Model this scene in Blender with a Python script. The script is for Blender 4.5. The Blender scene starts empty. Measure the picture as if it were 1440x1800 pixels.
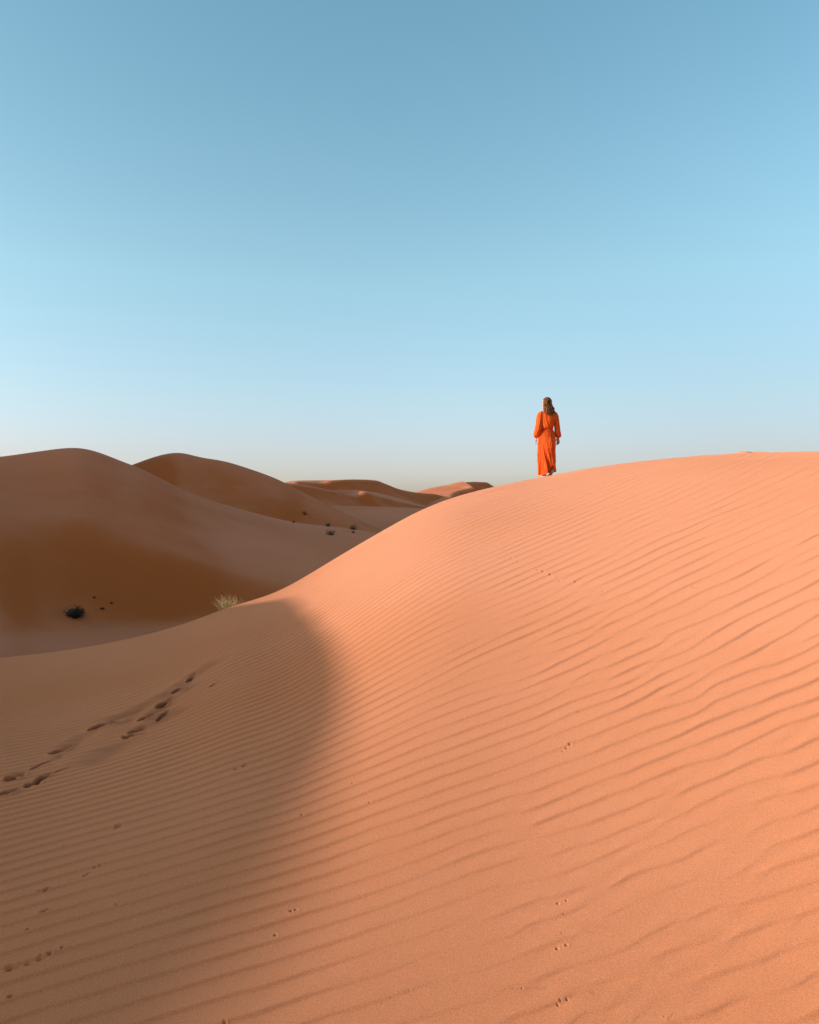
import bpy, bmesh, math, random
import numpy as np
from mathutils import Vector, Matrix

random.seed(7)
scene = bpy.context.scene
COL = scene.collection

# ------------------------------------------------------------------ sun
SUN_EL = math.radians(11.0)
SUN_DZ = math.radians(10.0)          # how far behind the photographer's shoulder line the sun stands
TOSUN = np.array([-math.cos(SUN_DZ) * math.cos(SUN_EL), -math.sin(SUN_DZ) * math.cos(SUN_EL), math.sin(SUN_EL)])

# ------------------------------------------------------------------ small numeric helpers
def pchip_slopes(x, y):
    h = np.diff(x, axis=0); d = np.diff(y, axis=0) / h
    m = np.zeros_like(y)
    w1 = 2 * h[1:] + h[:-1]; w2 = h[1:] + 2 * h[:-1]
    with np.errstate(divide='ignore', invalid='ignore'):
        hm = (w1 + w2) / (w1 / d[:-1] + w2 / d[1:])
    m[1:-1] = np.where(d[:-1] * d[1:] > 0, hm, 0.0)
    m[0] = d[0]; m[-1] = d[-1]
    return m

def hermite(t, h, y0, y1, m0, m1):
    t2 = t * t; t3 = t2 * t
    return (2 * t3 - 3 * t2 + 1) * y0 + (t3 - 2 * t2 + t) * h * m0 + (-2 * t3 + 3 * t2) * y1 + (t3 - t2) * h * m1

class Tab:
    """smooth table: monotone cubic inside, constant outside"""
    def __init__(s, x, y, soft=False):
        s.x = np.asarray(x, float); s.y = np.asarray(y, float)
        if soft:                                  # Catmull-Rom slopes (rounder)
            m = np.zeros_like(s.y)
            m[1:-1] = (s.y[2:] - s.y[:-2]) / (s.x[2:] - s.x[:-2])
            m[0] = (s.y[1] - s.y[0]) / (s.x[1] - s.x[0]); m[-1] = (s.y[-1] - s.y[-2]) / (s.x[-1] - s.x[-2])
            s.m = m
        else:
            s.m = pchip_slopes(s.x, s.y)
    def __call__(s, q):
        q = np.clip(np.asarray(q, float), s.x[0], s.x[-1])
        i = np.clip(np.searchsorted(s.x, q, side='right') - 1, 0, len(s.x) - 2)
        h = s.x[i + 1] - s.x[i]
        return hermite((q - s.x[i]) / h, h, s.y[i], s.y[i + 1], s.m[i], s.m[i + 1])

def profile(r, R, Z):
    """R, Z: lists of arrays (broadcastable with r); monotone cubic through the knots along r"""
    R = [np.asarray(a, float) for a in R]; Z = [np.asarray(a, float) for a in Z]
    n = len(R)
    d = [(Z[i + 1] - Z[i]) / (R[i + 1] - R[i]) for i in range(n - 1)]
    m = [d[0]]
    for i in range(1, n - 1):
        a, b = d[i - 1], d[i]
        h0 = R[i] - R[i - 1]; h1 = R[i + 1] - R[i]
        w1 = 2 * h1 + h0; w2 = h1 + 2 * h0
        with np.errstate(divide='ignore', invalid='ignore'):
            hm = (w1 + w2) / (w1 / a + w2 / b)
        m.append(np.where(a * b > 0, np.nan_to_num(hm), 0.0))
    m.append(d[-1])
    out = Z[0] + d[0] * 0 * r + 0 * r
    for i in range(n - 1):
        h = R[i + 1] - R[i]
        t = (r - R[i]) / h
        v = hermite(np.clip(t, 0, 1), h, Z[i], Z[i + 1], m[i], m[i + 1])
        out = np.where(t >= 0, v, out)
    over = r - R[-1]
    out = np.where(over > 0, Z[-1] + m[-1] * over, out)
    return out

def sstep(x, a, b):
    t = np.clip((x - a) / (b - a), 0, 1)
    return t * t * (3 - 2 * t)

def smax(a, b, k):
    h = np.maximum(k - np.abs(a - b), 0) / k
    return np.maximum(a, b) + h * h * k * 0.25

def smin(a, b, k):
    h = np.maximum(k - np.abs(a - b), 0) / k
    return np.minimum(a, b) - h * h * k * 0.25

F = 1440.0
HOR = 900.0
def ang(px): return np.arctan((np.asarray(px, float) - 720.0) / F)
def rise(px, py):                                   # height gained per metre of ground distance
    px = np.asarray(px, float); py = np.asarray(py, float)
    return (HOR - py) / F * np.cos(ang(px))

class VNoise:
    """cheap smooth 2-D value noise"""
    def __init__(s, seed, n=256):
        s.g = np.random.RandomState(seed).rand(n, n); s.n = n
    def __call__(s, x, y):
        xi = np.floor(x).astype(int); yi = np.floor(y).astype(int)
        fx = x - xi; fy = y - yi
        fx = fx * fx * fx * (fx * (fx * 6 - 15) + 10); fy = fy * fy * fy * (fy * (fy * 6 - 15) + 10)
        n = s.n; g = s.g
        a = g[xi % n, yi % n]; b = g[(xi + 1) % n, yi % n]; c = g[xi % n, (yi + 1) % n]; d = g[(xi + 1) % n, (yi + 1) % n]
        return (a * (1 - fx) + b * fx) * (1 - fy) + (c * (1 - fx) + d * fx) * fy - 0.5

N1, N2, N3 = VNoise(1), VNoise(2), VNoise(3)

# ------------------------------------------------------------------ the near dune
EYE = 1.5
# crest line of the near dune: bearing, rise and distance
cp = [(-900, 1215), (-500, 1200), (-200, 1178), (0, 1157), (120, 1143), (240, 1120), (340, 1092), (400, 1067), (440, 1056), (480, 1044), (520, 1024),
      (560, 1000), (600, 975), (660, 940), (700, 917), (745, 894), (800, 873), (870, 855.3), (905, 847.8), (945, 840.2), (990, 831.8), (1044, 822.6), (1113, 812.7),
      (1183, 804.8), (1252, 799.3), (1330, 795.8), (1440, 793), (1700, 792), (2300, 800), (3600, 850)]
cpx = [c[0] for c in cp]
T_sc = Tab(ang(cpx), rise(cpx, [c[1] for c in cp]), soft=True)
T_C = Tab(ang([-900, -400, 0, 300, 480, 600, 700, 870, 965, 1150, 1440, 1900, 2600]), [8, 8.6, 9.4, 9.9, 10.8, 12.6, 14.2, 16.6, 17.4, 16.4, 12.8, 10.5, 10], soft=True)
T_B = Tab(ang([-900, 0, 300, 480, 700, 965, 1440, 2300]), [-0.002, -0.002, -0.0035, -0.005, -0.006, -0.006, -0.007, -0.007])
T_m = Tab(ang([-900, 300, 520, 700, 965, 1440, 2300]), [0.58, 0.58, 0.5, 0.38, 0.33, 0.3, 0.3])
T_w = Tab(ang([-900, 0, 300, 430, 520, 700, 965, 1440, 2300]), [0.04, 0.04, 0.05, 0.10, 0.16, 0.5, 0.5, 0.35, 0.3])

def near_raw(th, r, A):
    B = T_B(th); C = T_C(th)
    lin = 0.152 + 0.12 * np.clip(th, -0.9, 0.9)
    mixv = sstep(r, 1.5, 6.5)
    Ar = lin + (A - lin) * mixv
    z = -EYE + r * (Ar + B * r)
    zc = -EYE + C * (A + B * C)
    back = zc - T_m(th) * (r - C) + 0.0
    return smin(z, back, T_w(th))

_ths = np.concatenate([np.linspace(-0.95, 0.95, 761)])
_A = T_sc(_ths) + EYE / T_C(_ths) - T_B(_ths) * T_C(_ths)
_rr = np.linspace(2, 22, 1500)[None, :]
for _ in range(4):
    top = (near_raw(_ths[:, None], _rr, _A[:, None]) / _rr).max(axis=1)
    _A = _A + (T_sc(_ths) - top)
_k = np.exp(-0.5 * (np.arange(-24, 25) * (_ths[1] - _ths[0]) / 0.018) ** 2); _k /= _k.sum()
_A = np.convolve(np.pad(_A, 24, mode='reflect', reflect_type='odd'), _k, mode='valid')
def A_of(th):
    a = np.interp(th, _ths, _A)
    l = np.interp(th, [-math.pi, -2.2, -0.95], [-0.04, -0.06, _A[0]])
    q = np.interp(th, [0.95, 2.2, math.pi], [_A[-1], 0.08, -0.04])
    return np.where(th < -0.95, l, np.where(th > 0.95, q, a))
def near(th, r):
    return near_raw(th, r, A_of(th))

# ------------------------------------------------------------------ dunes beyond the hollow
def arr(pts): return np.array(pts, float).T
# (bearing px, crest py, crest R, break py, break R, foot py, foot R)
DA = arr([(-900, 690, 62, 880, 48, 1130, 36), (-500, 735, 76, 890, 55, 1130, 40), (-200, 775, 86, 900, 62, 1125, 44), (-60, 806, 92, 905, 65, 1122, 47), (0, 804, 94, 908, 66, 1120, 48),
          (60, 796, 97, 905, 67, 1122, 50), (130, 788.5, 100, 905, 67, 1124, 51.5), (165, 794, 102, 914, 66.5, 1125, 52), (190, 803, 103, 924, 66, 1125, 52.5), (215, 813, 104, 933, 65.5, 1124, 53),
          (245, 824, 105, 943, 65, 1122, 53.5), (278, 840, 106, 958, 64, 1120, 54), (333, 866, 107, 978, 63.5, 1116, 54.5), (399, 889, 108, 1002, 63, 1114, 55),
          (451, 903, 108, 1013, 62.5, 1112, 55), (513, 917, 109, 1026, 62, 1110, 55), (560, 923, 110, 1034, 62, 1110, 55), (614, 929, 111, 1042, 62, 1110, 55),
          (666, 938, 112, 1048, 62, 1110, 55), (760, 958, 114, 1060, 62, 1110, 55), (900, 990, 118, 1075, 62, 1110, 55), (1400, 1040, 125, 1090, 62, 1112, 55)])
DB = arr([(-300, 880, 170), (100, 862, 165), (200, 829, 160), (232, 817, 157), (262, 806, 154), (285, 799, 152), (305, 795.5, 150), (325, 796.5, 149), (350, 804, 148), (375, 807.5, 147), (400, 812, 146),
          (450, 828, 143), (480, 839, 142), (500, 848, 141), (530, 864, 140), (562, 880, 138), (596, 897, 136), (648, 921, 134), (700, 944, 132), (900, 990, 130)])
DC = arr([(300, 930, 230), (500, 893, 225), (560, 889.5, 222), (600, 889.5, 220), (683, 891, 216), (752, 894, 213), (820, 900, 210), (1000, 915, 208), (1500, 930, 205)])
def tabs(D):
    th = ang(D[0]); return [Tab(th, rise(D[0], D[i]), soft=True) if i % 2 == 1 else Tab(th, D[i], soft=True) for i in range(1, len(D))]
TA, TB, TC = tabs(DA), tabs(DB), tabs(DC)

def dune_a(th, r):
    Rc = TA[1](th); zc = TA[0](th) * Rc
    Rb = TA[3](th); zb = TA[2](th) * Rb
    Rf = TA[5](th); zf = TA[4](th) * Rf
    return profile(r, [Rf - 14, Rf, Rb, Rc, Rc + 30], [zf - 0.4, zf, zb, zc, zc - 12])
def dune_b(th, r):
    Rc = TB[1](th); zc = TB[0](th) * Rc
    return profile(r, [Rc - 75, Rc - 36, Rc - 26, Rc, Rc + 40], [zc - 26, zc - 11.5, zc - 9.0, zc, zc - 18])
def dune_c(th, r):
    Rc = TC[1](th); zc = TC[0](th) * Rc
    return profile(r, [Rc - 130, Rc - 90, Rc - 50, Rc, Rc + 40], [zc - 22, zc - 8.5, zc - 4.6, zc, zc - 14])

T_ridge = None
RIDGE_X = -18.5
def ridge(x, y):
    if T_ridge is None: return np.full(np.broadcast(x, y).shape, -50.0)
    top = T_ridge(y)
    d = x - (RIDGE_X - 1.1 * np.maximum(y - 10.5, 0))
    return np.where(d > 0, top + 0.5 - 0.62 * np.sqrt(d * d + 0.65), top + 0.30 * d)

def shade_hills(x, y):  # unseen hills left of frame, added to shade the dunes beyond the hollow
    g = lambda cx, cy, sx, sy: np.exp(-(((x - cx) / sx) ** 2 + ((y - cy) / sy) ** 2) / 2)
    return -9 + 66 * g(-140, 112, 36, 50) + 64 * g(-186, 196, 32, 34)

def ground_level(th, r, x, y):
    z = np.interp(r, [0, 60, 130, 260, 6000], [-8.3, -8.3, -6.5, -5.0, -4.0])
    z = z + 5.0 * sstep(r, 350, 900) * N1(x / 160 + 3, y / 220) + 3.0 * sstep(r, 150, 500) * N2(x / 70, y / 80)
    return z

def terrain(th, r, with_near=True):
    x = r * np.sin(th); y = r * np.cos(th)
    z = ground_level(th, r, x, y)
    front = np.cos(th) > 0.25
    fade = np.where(front, 1.0, 0.0)
    for f, k in ((dune_a, 1.2), (dune_b, 1.6), (dune_c, 1.6)):
        v = f(np.clip(th, -1.2, 1.0), r)
        v = v - 40 * sstep(np.abs(th), 0.95, 1.35)
        z = smax(z, v, k)
    z = smax(z, shade_hills(x, y), 2.0)
    z = smax(z, ridge(x, y), 1.0)
    if with_near:
        z = np.maximum(z, near(th, r))
    return z

def hit(px, py, fn=None, r0=1.2, r1=260.0, n=4000):
    """first ground point seen along a line of sight from the photographer's eye"""
    th = ang(px); s = rise(px, py)
    rr = np.exp(np.linspace(math.log(r0), math.log(r1), n))
    z = (fn or terrain)(np.full_like(rr, th), rr)
    k = np.argmax(z >= s * rr)
    if k == 0: return None
    a, b = rr[k - 1], rr[k]
    fa = z[k - 1] - s * a; fb = z[k] - s * b
    r = a + (b - a) * (-fa) / (fb - fa)
    return float(th), float(r)
def hit_near(px, py):
    h = hit(px, py, near, 1.0, 22.0, 3000)
    if h is None:                                   # a hair above the crest: take the crest itself
        return float(ang(px)), float(T_C(ang(px)))
    return h
def world(th, r, fn=terrain):
    th_ = np.array([th]); r_ = np.array([r])
    return Vector((r * math.sin(th), r * math.cos(th), float(fn(th_, r_)[0])))

# ------------------------------------------------------------------ the dune out of frame on the left that throws the shadow
edge = [(395, 1070), (440, 1056.5), (492, 1053), (535, 1085), (568, 1125), (585, 1170), (588, 1215), (575, 1268), (548, 1330), (512, 1400), (474, 1480), (432, 1560), (388, 1640), (340, 1730), (300, 1800)]
yr, zr = [], []
for px, py in edge:
    th, r = hit_near(px, py)
    P = world(th, r, near)
    k = (P.x - RIDGE_X) / math.cos(SUN_DZ)
    yr.append(P.y - k * math.sin(SUN_DZ)); zr.append(P.z + k * math.tan(SUN_EL))
o = np.argsort(yr); yr = np.array(yr)[o]; zr = np.array(zr)[o]
EDGE_DBG = (yr.copy(), zr.copy())
keep = [0]
for i in range(1, len(yr)):
    if yr[i] - yr[keep[-1]] > 0.12: keep.append(i)
yr = list(yr[keep]); zr = list(zr[keep])
g0 = (zr[1] - zr[0]) / (yr[1] - yr[0])
pre = [(-60, 6.0), (-30, 6.5), (-14, zr[0] - g0 * 0 + 0.4)]
pre = [(yr[0] - 40, zr[0] + 2.0), (yr[0] - 12, zr[0] + 1.2), (yr[0] - 3, zr[0] - 0.6 * g0 * 3 if abs(g0) < 0.5 else zr[0])]
post = [(yr[-1] + 1.0, zr[-1] + 0.05), (yr[-1] + 4, zr[-1] - 0.3), (yr[-1] + 10, zr[-1] - 0.4), (yr[-1] + 22, zr[-1] + 1.5), (yr[-1] + 40, zr[-1] + 2.5), (yr[-1] + 70, -6)]
T_ridge = Tab([p[0] for p in pre] + yr + [p[0] for p in post], [p[1] for p in pre] + zr + [p[1] for p in post], soft=True)

# ------------------------------------------------------------------ wind ripples: spacing and run measured on the sand, fitted over bearing and log distance
samples = [(487, 1187, 8.5, -.42), (487, 1308, 13, -.38), (504, 1412, 18, -.38), (608, 1232, 10, -.38), (712, 1343, 19, -.34), (817, 1308, 18, -.38),
           (851, 1135, 12, -.42), (851, 1412, 27, -.34), (125, 1421, 9, -.28), (292, 1483, 17, -.33), (208, 1608, 24, -.30), (375, 1588, 25, -.37),
           (333, 1733, 37, -.36), (500, 1733, 40, -.34), (60, 1690, 27, -.28), (60, 1270, 4.6, -.10), (208, 1375, 8.5, -.28), (270, 1312, 6.2, -.30),
           (923, 1183, 16, -.38), (1256, 1225, 31, -.36), (1381, 1391, 46, -.38), (965, 1350, 27, -.32), (1090, 1287, 30, -.38), (965, 1575, 40, -.35),
           (1173, 1533, 50, -.37), (1340, 1554, 48, -.34), (847, 1538, 38, -.36), (570, 1712, 38, -.34), (1265, 832, 8.5, -.40), (1390, 853, 12, -.42),
           (1218, 891, 16, -.42), (1357, 978, 22, -.42), (1113, 943, 13, -.38), (1009, 1013, 14, -.36), (1252, 1065, 25, -.37), (733, 1006, 7, -.40),
           (699, 1058, 7.6, -.44), (872, 1041, 10.5, -.38), (977, 971, 10.5, -.38), (1000, 1750, 55, -.33), (1400, 1750, 60, -.35), (40, 1180, 4.0, -.08)]
def basis(th, r):
    L = np.log(r); t = th
    return [L, t, L * L, L * t, t * t, L ** 3, L * L * t, L * t * t, t ** 3]
rows, rhs = [], []
for px, py, sp, sl in samples:
    b = {}
    for k, (dx, dy) in dict(e=(3, 0), w=(-3, 0), n=(0, -1.5), s=(0, 1.5)).items():
        th, r = hit_near(px + dx, py + dy); b[k] = np.array(basis(th, r))
    du = (b['e'] - b['w']) / 6; dv = (b['n'] - b['s']) / 3     # dv: towards the top of the frame
    rows.append(dv * sp); rhs.append(1.0)
    # along the crest U is constant: one step right, -sl up
    rows.append((du + dv * (-sl)) * sp * 1.6); rhs.append(0.0)
coef = np.linalg.lstsq(np.array(rows), np.array(rhs), rcond=None)[0]
FIT_DBG = np.abs(np.array(rows) @ coef - np.array(rhs)).reshape(-1, 2)
def ripple_U(th, r):
    tc_ = np.clip(th, -0.52, 0.52); e = 0.01              # straight on beyond the measured bearings
    def poly(t):
        u = 0
        for c, b in zip(coef, basis(t, r)): u = u + c * b
        return u
    u = poly(tc_)
    return u + (th - tc_) * (u - poly(tc_ - np.sign(tc_) * e)) * np.sign(tc_) / e

def cnoise(seed, nu, nv, du, dv, lu, lv):
    rs = np.random.RandomState(seed)
    w = rs.randn(nu, nv) + 1j * rs.randn(nu, nv)
    fu = np.fft.fftfreq(nu, du)[:, None]; fv = np.fft.fftfreq(nv, dv)[None, :]
    g = np.fft.ifft2(np.fft.fft2(w) * np.exp(-((fu * lu) ** 2 + (fv * lv) ** 2) * 3.0))
    return g / np.sqrt((np.abs(g) ** 2).mean())
def bil(g, u, v):
    nu, nv = g.shape
    ui = np.floor(u).astype(int); vi = np.floor(v).astype(int); fu = u - ui; fv = v - vi
    return ((g[ui % nu, vi % nv] * (1 - fu) + g[(ui + 1) % nu, vi % nv] * fu) * (1 - fv)
            + (g[ui % nu, (vi + 1) % nv] * (1 - fu) + g[(ui + 1) % nu, (vi + 1) % nv] * fu) * fv)
G1 = cnoise(11, 1024, 512, 0.125, 0.125, 2.2, 1.0)
G3 = cnoise(37, 1024, 512, 0.125, 0.125, 1.5, 0.55)
G2 = cnoise(23, 1024, 512, 0.125, 0.125, 6.0, 3.0)

def ripples(th, r):
    U = ripple_U(th, r)
    V = 16 * th
    px = 720 + F * np.tan(np.clip(th, -0.75, 0.75))
    wild = 0.30 + 0.95 * sstep(px, 480, 1150)
    wild = wild * (0.65 + 0.35 * sstep(r, 1.8, 3.2))
    g = bil(G1, U / 0.125 + 100, V / 0.125 + 40) * 0.62 + bil(G2, U / 0.125 + 300, V / 0.125 + 10) * 0.60
    g = g + bil(G3, U / 0.125 + 500, V / 0.125 + 200) * 0.50 * sstep(px, 650, 1150)
    c = 1.0 - 0.35 * wild + wild * g
    ph = 2 * np.pi * U + np.angle(c)
    amp = np.minimum(np.abs(c) * 1.25, 1.0)
    p = np.mod(ph / (2 * np.pi), 1.0)                  # short lee face, long windward back, softly rounded
    lee = 0.14
    f = np.where(p < lee, -np.cos(np.pi * p / lee), np.cos(np.pi * ((p - lee) / (1 - lee)) ** 0.85))
    e = 1e-3
    gr = (ripple_U(th, r * (1 + e)) - U) / (r * e); gt = (ripple_U(th + e, r) - U) / (r * e)
    lam = 1 / np.sqrt(gr * gr + gt * gt + 1e-9)
    lam = np.clip(lam, 0.02, 0.45)
    C = T_C(th)
    d = C - r
    near_crest = sstep(d, 0.4, np.where(px < 1000, 3.2, 1.4))
    leftfade = 1 - (1 - sstep(d, 1.0, 5.0)) * sstep(px, -200, 150) * (1 - sstep(px, 470, 760)) * 0.95
    patch = 0.62 + 0.9 * (N1(U / 9 + 5.3, V / 3.0 + 2.2) + 0.5)
    patch = np.clip(0.5 + (patch - 0.62) * 1.25 + 0.22, 0.14, 1.2)
    brk = 0.72 + 0.75 * N3(U * 0.9 + 3, V * 1.9) + 0.35 * N2(U * 0.35, V * 4.3)
    amp = amp * np.clip(1 + (brk - 0.72) * (0.35 + 0.9 * sstep(px, 500, 1100)), 0.22, 1.5)
    amp = amp * (0.66 + 0.55 * (1 - sstep(px, 430, 800))) * (1 - 0.4 * sstep(px, 900, 1200) * sstep(r, 5.5, 9))
    amp = amp * (1 - 0.38 * sstep(r, 4.2, 7.5) * sstep(px, 500, 640))
    lam_h = np.minimum(lam, 0.22 + 0.3 * (lam - 0.22))
    h = lam_h * RIPPLE_H * amp * patch * near_crest * leftfade
    return f * h, lam
RIPPLE_H = 0.027

# ------------------------------------------------------------------ footprints and small tracks pressed into the near dune
# (x0, y0, x1, y1, half-width m, depth m, roughness)
prints = [(12, 1375, 32, 1361, .050, .075, .5), (90, 1328, 116, 1314, .050, .080, .1), (1, 1401, 24, 1388, .045, .070, .9), (40, 1386, 62, 1374, .045, .060, 1.), (64, 1372, 84, 1361, .034, .05, 1.),
          (157, 1285, 190, 1268, .055, .060, .1), (247, 1269, 264, 1256, .055, .080, .15), (216, 1298, 240, 1290, .050, .065, .7), (226, 1290, 246, 1278, .05, .045, .4), (278, 1243, 296, 1228, .050, .075, .15),
          (303, 1213, 325, 1202, .050, .045, .5), (330, 1194, 339, 1184, .035, .045, .1), (192, 1273, 203, 1268, .030, .045, .2), (371, 1206, 378, 1200, .030, .05, .1),
          (52, 1353, 84, 1338, .018, .035, .4), (97, 1335, 104, 1330, .016, .03, .3), (86, 1361, 112, 1351, .018, .03, .5), (275, 1264, 292, 1250, .022, .04, .3)]
scuffs = [(190, 1268, 392, 1153, .075, .022), (118, 1314, 158, 1286, .06, .016), (200, 1275, 245, 1256, .05, .016), (150, 1345, 225, 1298, .10, .018), (240, 1286, 330, 1236, .08, .020), (264, 1256, 300, 1232, .06, .02),
          (296, 1228, 345, 1196, .06, .018), (0, 1378, 14, 1374, .05, .02)]
dots = [(985, 1755, 1.0), (997, 1753, 1.2), (981, 1762, 1.2), (996, 1655, 1.), (980, 1661, 1.), (996, 1575, .9), (981, 1580, .9), (988, 1634, .6), (986, 1510, .6), (982, 1514, .6), (991, 1600, .5), (1002, 1303, 1.), (996, 1309, 1.), (1005, 1300, .7),
        (990, 1315, .7), (1017, 1248, .7), (1022, 1240, .5), (1007, 1281, .5), (990, 1725, .7), (992, 1480, .6), (985, 1535, .5), (512, 1593, .9), (520, 1591, .9), (484, 1637, .9), (395, 1793, .8),
        (17, 1703, 1.6), (28, 1702, .8), (48, 1694, 1.1), (53, 1693, .7), (69, 1685, 1.1), (72, 1680, .7), (87, 1676, 1.2), (91, 1674, .7), (110, 1665, .9), (108, 1668, .7), (19, 1753, 1.3), (208, 1452, 1.4), (202, 1456, .8),
        (79, 1567, 1.2), (85, 1564, 1.0), (70, 1569, .9), (78, 1604, 1.2), (84, 1600, .8), (73, 1606, .8), (150, 1540, 1.2), (157, 1535, .9), (166, 1525, .8), (176, 1521, .7), (112, 1490, .8), (125, 1547, .7), (50, 1635, 1.),
        (414, 1348, 1.2), (430, 1342, 1.2), (531, 1425, .9), (620, 1369, .9), (650, 1402, .8), (205, 1589, .8), (320, 1552, .6), (690, 1275, .5), (700, 1318, .6), (183, 1497, .5), (160, 1515, .5),
        (879, 916, .8), (880, 928, .8), (881, 940, .8), (883, 951, .9), (887, 961, .9), (893, 970, .9), (900, 977, .9), (911, 983, .9), (915, 970, .8), (945, 999, 1.), (955, 1002, 1.), (968, 1008, 1.), (980, 1013, 1.), (984, 1020, .9), (996, 1016, .8),
        (1012, 1022, .9), (1090, 895, .8), (1095, 902, .7), (1219, 1035, .8), (1225, 1037, .6), (1060, 1041, .8)]
rs = np.random.RandomState(5)
for k in range(0, 34, 2):                                  # beaded beetle trails across the near sand
    t = k / 33
    dots.append((656 + 132 * t + rs.uniform(-3, 3), 1764 - 42 * t + 10 * math.sin(t * 3.1) * -0.6 + rs.uniform(-3, 3), 0.55))
for k in range(16):
    dots.append((900 + 60 * k / 15 + rs.uniform(-2, 2), 1733 - 3 * k / 15 + rs.uniform(-2, 2), 0.6))
for k in range(4):
    dots.append((1040 + 20 * k / 9 + rs.uniform(-3, 3), 1744 + rs.uniform(-4, 4), 0.55))
for k in range(6):
    dots.append((1174 + rs.uniform(-8, 10), 1786 + rs.uniform(-5, 6), 0.7))

def press(TH, RR, Z, damp, dug_shade):
    """work on the patch grid; Z is changed in place, damp scales the ripples under a mark"""
    th1 = TH[:, 0]; r1 = RR[0]
    def window(cx, cy, rad):
        r = math.hypot(cx, cy); th = math.atan2(cx, cy)
        i0, i1 = np.searchsorted(th1, [th - rad / r, th + rad / r]); j0, j1 = np.searchsorted(r1, [r - rad, r + rad])
        return slice(i0, i1), slice(j0, j1)
    def seg(p0, p1, pad):
        c = (p0 + p1) / 2; L = (p1 - p0).length
        w = window(c.x, c.y, L / 2 + pad)
        t, r = TH[w], RR[w]
        x = r * np.sin(t); y = r * np.cos(t)
        d = (p1 - p0) / max(L, 1e-6)
        a = (x - c.x) * d.x + (y - c.y) * d.y; b = -(x - c.x) * d.y + (y - c.y) * d.x
        return w, a, b, L, x, y
    pt = lambda px, py: Vector(((lambda h: (h[1] * math.sin(h[0]), h[1] * math.cos(h[0])))(hit_near(px, py))))
    for x0, y0, x1, y1, hw, dep in scuffs:
        w, a, b, L, x, y = seg(pt(x0, y0), pt(x1, y1), 0.25)
        b = b + 0.05 * N1(a * 3 + x0, b * 0 + y0)
        q = np.exp(-(np.maximum(np.abs(a) - L / 2 + 0.1, 0) / 0.08) ** 2)
        prof = np.exp(-(b / hw) ** 2)
        damp[w] *= 1 - 0.9 * q * np.exp(-(b / (hw * 1.3)) ** 2)
        dug_shade[w] = np.maximum(dug_shade[w], 0.28 * q * prof * np.clip(0.8 + 1.2 * N2(x * 5, y * 5), 0, 1))
        Z[w] -= 1.1 * dep * q * prof * (0.75 + 0.8 * N2(x * 9, y * 9))
        Z[w] += dep * 0.35 * q * np.exp(-((b - hw * 1.5) / (hw * 0.6)) ** 2)
    for x0, y0, x1, y1, hw, dep, rough in prints:
        w, a, b, L, x, y = seg(pt(x0, y0), pt(x1, y1), 0.3)
        n = N1(x * 28, y * 28) + 0.6 * N2(x * 60, y * 60)
        hw = hw * 0.74; hl = L / 2 * 0.92
        ns = n * (0.25 + rough)
        heel = np.sqrt(((a + hl * 0.5) / (hl * 0.55)) ** 2 + (b / (hw * 0.82)) ** 2)
        toe = np.sqrt(((a - hl * 0.28) / (hl * 0.78)) ** 2 + ((b + hw * 0.12) / hw) ** 2)
        d = smin(heel, toe, 0.35) + 0.5 * ns
        tail = np.exp(-(b / (hw * 0.8)) ** 2) * sstep(a, 0, hl) * (1 - sstep(a, hl, hl * 3.2))
        dug_shade[w] = np.maximum(dug_shade[w], np.maximum(1 - sstep(d, 0.75, 1.25), 0.36 * tail))
        Z[w] -= 0.45 * dep * tail * (1 + 0.8 * n); damp[w] *= 1 - 0.8 * tail
        Z[w] += 0.10 * dep * np.clip(n, 0, 1) * (1 - sstep(d, 1.2, 2.6)) * (0.4 + rough)
        bowl = 1 - sstep(d, 0.55, 1.1)
        rim = np.exp(-((d - 1.35) / 0.3) ** 2)
        damp[w] *= 1 - 0.9 * (1 - sstep(d, 1.2, 2.0))
        Z[w] += -2.9 * dep * bowl * (1 + rough * 0.5 * n) + dep * 0.12 * rim * (1 + rough * 1.2 * n)
    for px, py, s in dots:
        if not (0 <= px <= 1440): continue
        p = pt(px, py); r = p.length
        s = s * (0.48 if py > 1700 and px > 600 else 0.66 if px > 600 else 0.8)
        size = 0.0027 * s * min(max(r, 2.2), 7.0) ** 0.9
        w = window(p.x, p.y, size * 4)
        x = RR[w] * np.sin(TH[w]); y = RR[w] * np.cos(TH[w])
        d = np.sqrt((x - p.x) ** 2 + (y - p.y) ** 2) / size + 0.5 * N1(x * 90, y * 90)
        Z[w] += size * (-(1.3 if px > 600 else 2.2) * np.exp(-d ** 2) + 0.25 * np.exp(-((d - 1.9) / 0.6) ** 2))
    # trampled lumps along the crest on the right
    rs2 = np.random.RandomState(9)
    for k in range(44):
        px = rs2.choice([1186, 1196, 1228, 1232, 1245, 1255, 1262, 1285, 1292, 1300, 1318, 1345]) + rs2.uniform(-14, 14)
        th = float(ang(px)); r = float(T_C(th)) - abs(rs2.normal(0, 0.35)) + 0.1
        rad = rs2.uniform(0.06, 0.20)
        w = window(r * math.sin(th), r * math.cos(th), rad * 3)
        x = RR[w] * np.sin(TH[w]) - r * math.sin(th); y = RR[w] * np.cos(TH[w]) - r * math.cos(th)
        d = np.sqrt(x * x + (y * 0.8) ** 2) / rad
        Z[w] += rs2.choice([-1, 1, 1]) * rs2.uniform(0.007, 0.026) * (1 - sstep(d + 0.4 * N2(x * 12 + k, y * 12), 0.5, 1.4))

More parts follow.
